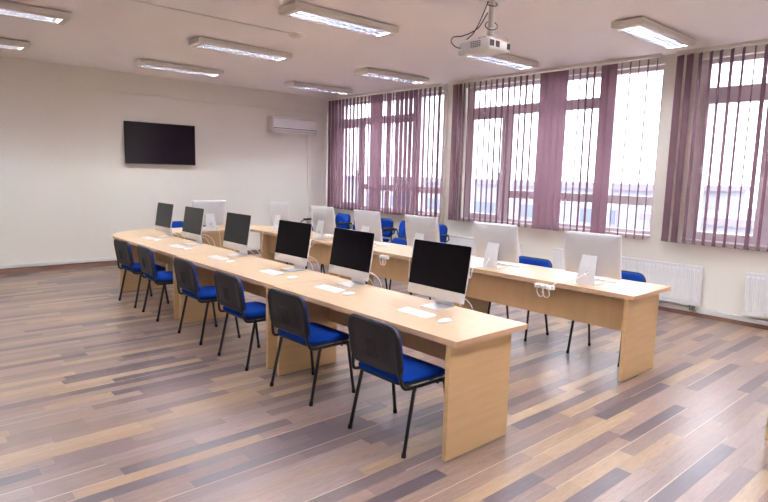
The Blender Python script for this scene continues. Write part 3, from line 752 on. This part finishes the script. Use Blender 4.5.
lt = make_light(); fl2 = False
XCOL = [(6.49, 'in the column nearest the windows'), (3.82, 'in the middle column'), (1.08, 'in the column away from the windows')]
YROW = [(9.22, 'first from the back wall'), (7.17, 'second from the back wall'), (5.04, 'third from the back wall'), (2.97, 'fourth from the back wall'), (0.9, 'unseen added fifth row'), (-1.2, 'unseen added sixth row')]  # last two rows are out of view, added for the light they give
for x, cn in XCOL:
    for y, rn in YROW:
        o = copy_tree(lt) if fl2 else lt; fl2 = True
        o.location = (x, y, H); o['label'] = 'lit louvred ceiling light %s, %s' % (cn, rn); o['group'] = 'louvred ceiling lights'

# ------------------------------------------------------------------ projector on its ceiling pole
pr = thing('ceiling_projector', 'white projector hanging from a ceiling pole with looped black cables', 'projector', (4.415, 3.55, 2.835))
HC = H - 2.835
bm = bmesh.new()
add_loft(bm, [(rrect(0.28, 0.345, 0.02, 4), 0.0), (rrect(0.31, 0.375, 0.025, 4), 0.012), (rrect(0.31, 0.375, 0.025, 4), 0.080), (rrect(0.29, 0.355, 0.025, 4), 0.092), (rrect(0.2, 0.26, 0.02, 4), 0.095)], lambda u, v, d: (u, v, d))
body = obj('body', bm, 'projector_white', pr, (-0.035, 0.04, 0.0))
for k in range(4):
    for j in range(5):
        obj('vent_slot', box(-0.1562, -0.154, -0.02 - 0.0 + j * 0.024 - 0.06, -0.003 + j * 0.024 - 0.06, 0.028 + k * 0.015, 0.035 + k * 0.015), 'vent_dark', body)
obj('rear_cover', box(-0.158, -0.153, 0.085, 0.165, 0.018, 0.082, 0.002), 'white_plastic', body)
obj('input_panel', box(-0.10, 0.02, -0.1895, -0.186, 0.02, 0.075, 0.001), 'frame_white', body)
for x, w_ in ((-0.125, 0.030), (-0.045, 0.028), (0.115, 0.022)):
    obj('port', box(x - w_, x + w_, -0.1915, -0.187, 0.022, 0.076, 0.002), 'vent_dark', body)
bm = bmesh.new(); add_tube(bm, [(0.154, 0.07, 0.05), (0.18, 0.07, 0.05)], 0.038, 18); ln = obj('lens_barrel', bm, 'vent_dark', body)
obj('lens', tube([(0.179, 0.07, 0.05), (0.183, 0.07, 0.05)], 0.030, 18), 'lens_glass', ln)
obj('pole', tube([(0, 0, 0.16), (0, 0, HC - 0.012)], 0.029, 14), 'projector_white', pr)
obj('lower_sleeve', tube([(0, 0, 0.13), (0, 0, 0.22)], 0.034, 14), 'projector_white', pr)
obj('ceiling_plate', box(-0.09, 0.09, -0.09, 0.09, HC - 0.014, HC - 0.0005, 0.003), 'projector_white', pr)
obj('mount_bracket', boxes([(-0.12, 0.12, -0.05, 0.05, 0.118, 0.132), (-0.12, -0.10, -0.05, 0.05, 0.095, 0.13), (0.10, 0.12, -0.05, 0.05, 0.095, 0.13)], 0.003), 'projector_white', pr)
obj('mount_arm', tube(round_path([(0.10, -0.12, 0.10), (0.10, -0.12, 0.135), (-0.1, -0.08, 0.14), (0, 0, 0.14)], 0.03), 0.008, 8), 'projector_white', pr)
obj('signal_cable', tube(smooth_path([(-0.035, 0.02, HC - 0.02), (-0.05, 0.03, 0.40), (-0.10, 0.06, 0.26), (-0.13, 0.10, 0.17), (-0.15, 0.16, 0.12)], 7), 0.0045, 6), 'cord_black', pr)
obj('power_cable', tube(smooth_path([(-0.03, 0.02, 0.36), (-0.09, 0.08, 0.22), (-0.17, 0.18, 0.155), (-0.24, 0.24, 0.14), (-0.27, 0.24, 0.09), (-0.22, 0.21, 0.045), (-0.155, 0.17, 0.045)], 7), 0.0045, 6), 'cord_black', pr)
def loop(z, r, dz):
    return [(r * math.cos(a) * 1.0 - 0.012, r * math.sin(a) * 0.9 - 0.012, z + dz * math.sin(a * 1.0 + 0.7)) for a in [2 * PI * k / 20 for k in range(21)]]
obj('cable_loop', tube(loop(0.43, 0.050, 0.03), 0.004, 6), 'cord_black', pr)
obj('cable_loop', tube(loop(0.24, 0.060, 0.05), 0.004, 6), 'cord_black', pr)

# ------------------------------------------------------------------ outside the windows
struct('terrain_ground', box(W + T + 0.5, 120, -60, 120, -4.2, -4.0), 'far_ground')
def far_building(name, label, x, y0, y1, z1, dep, rows_, ww, gap, zw):
    r = thing(name, label, 'building', (x, (y0 + y1) / 2, -4.0))
    hl = (y1 - y0) / 2; h_ = z1 + 4.0
    obj('wall', box(0, dep, -hl, hl, 0, h_), 'far_render', r)
    obj('roof', box(-0.3, dep + 0.3, -hl - 0.3, hl + 0.3, h_, h_ + 0.28), 'far_roof', r)
    src = None
    for (za, zb) in rows_:
        y = -hl + gap
        while y + ww < hl:
            if src is None or abs((zb - za) - src[1]) > 1e-6:
                o = obj('window', box(-0.04, 0.05, 0, ww, 0, zb - za), 'far_render', r, (0, y, za + 4)); p_ = obj('pane', box(-0.06, -0.035, 0.06, ww - 0.06, 0.06, zb - za - 0.06), 'far_glass', o); src = (o, zb - za)
            else:
                o = inst(src[0], r, (0, y, za + 4)); inst(src[0].children[0], o)
            y += ww + gap
    return r
far_building('office_block', 'long pale low building seen washed out through the windows', 24.0, -6, 10.6, 0.10, 10, [(-1.35, -0.35)], 1.6, 1.3, 0)
far_building('apartment_block', 'pale flat-roofed building behind the middle blind, washed out by daylight', 26.0, 11.4, 34.0, 1.25, 12, [(-0.42, 0.36)], 1.9, 1.6, 0)
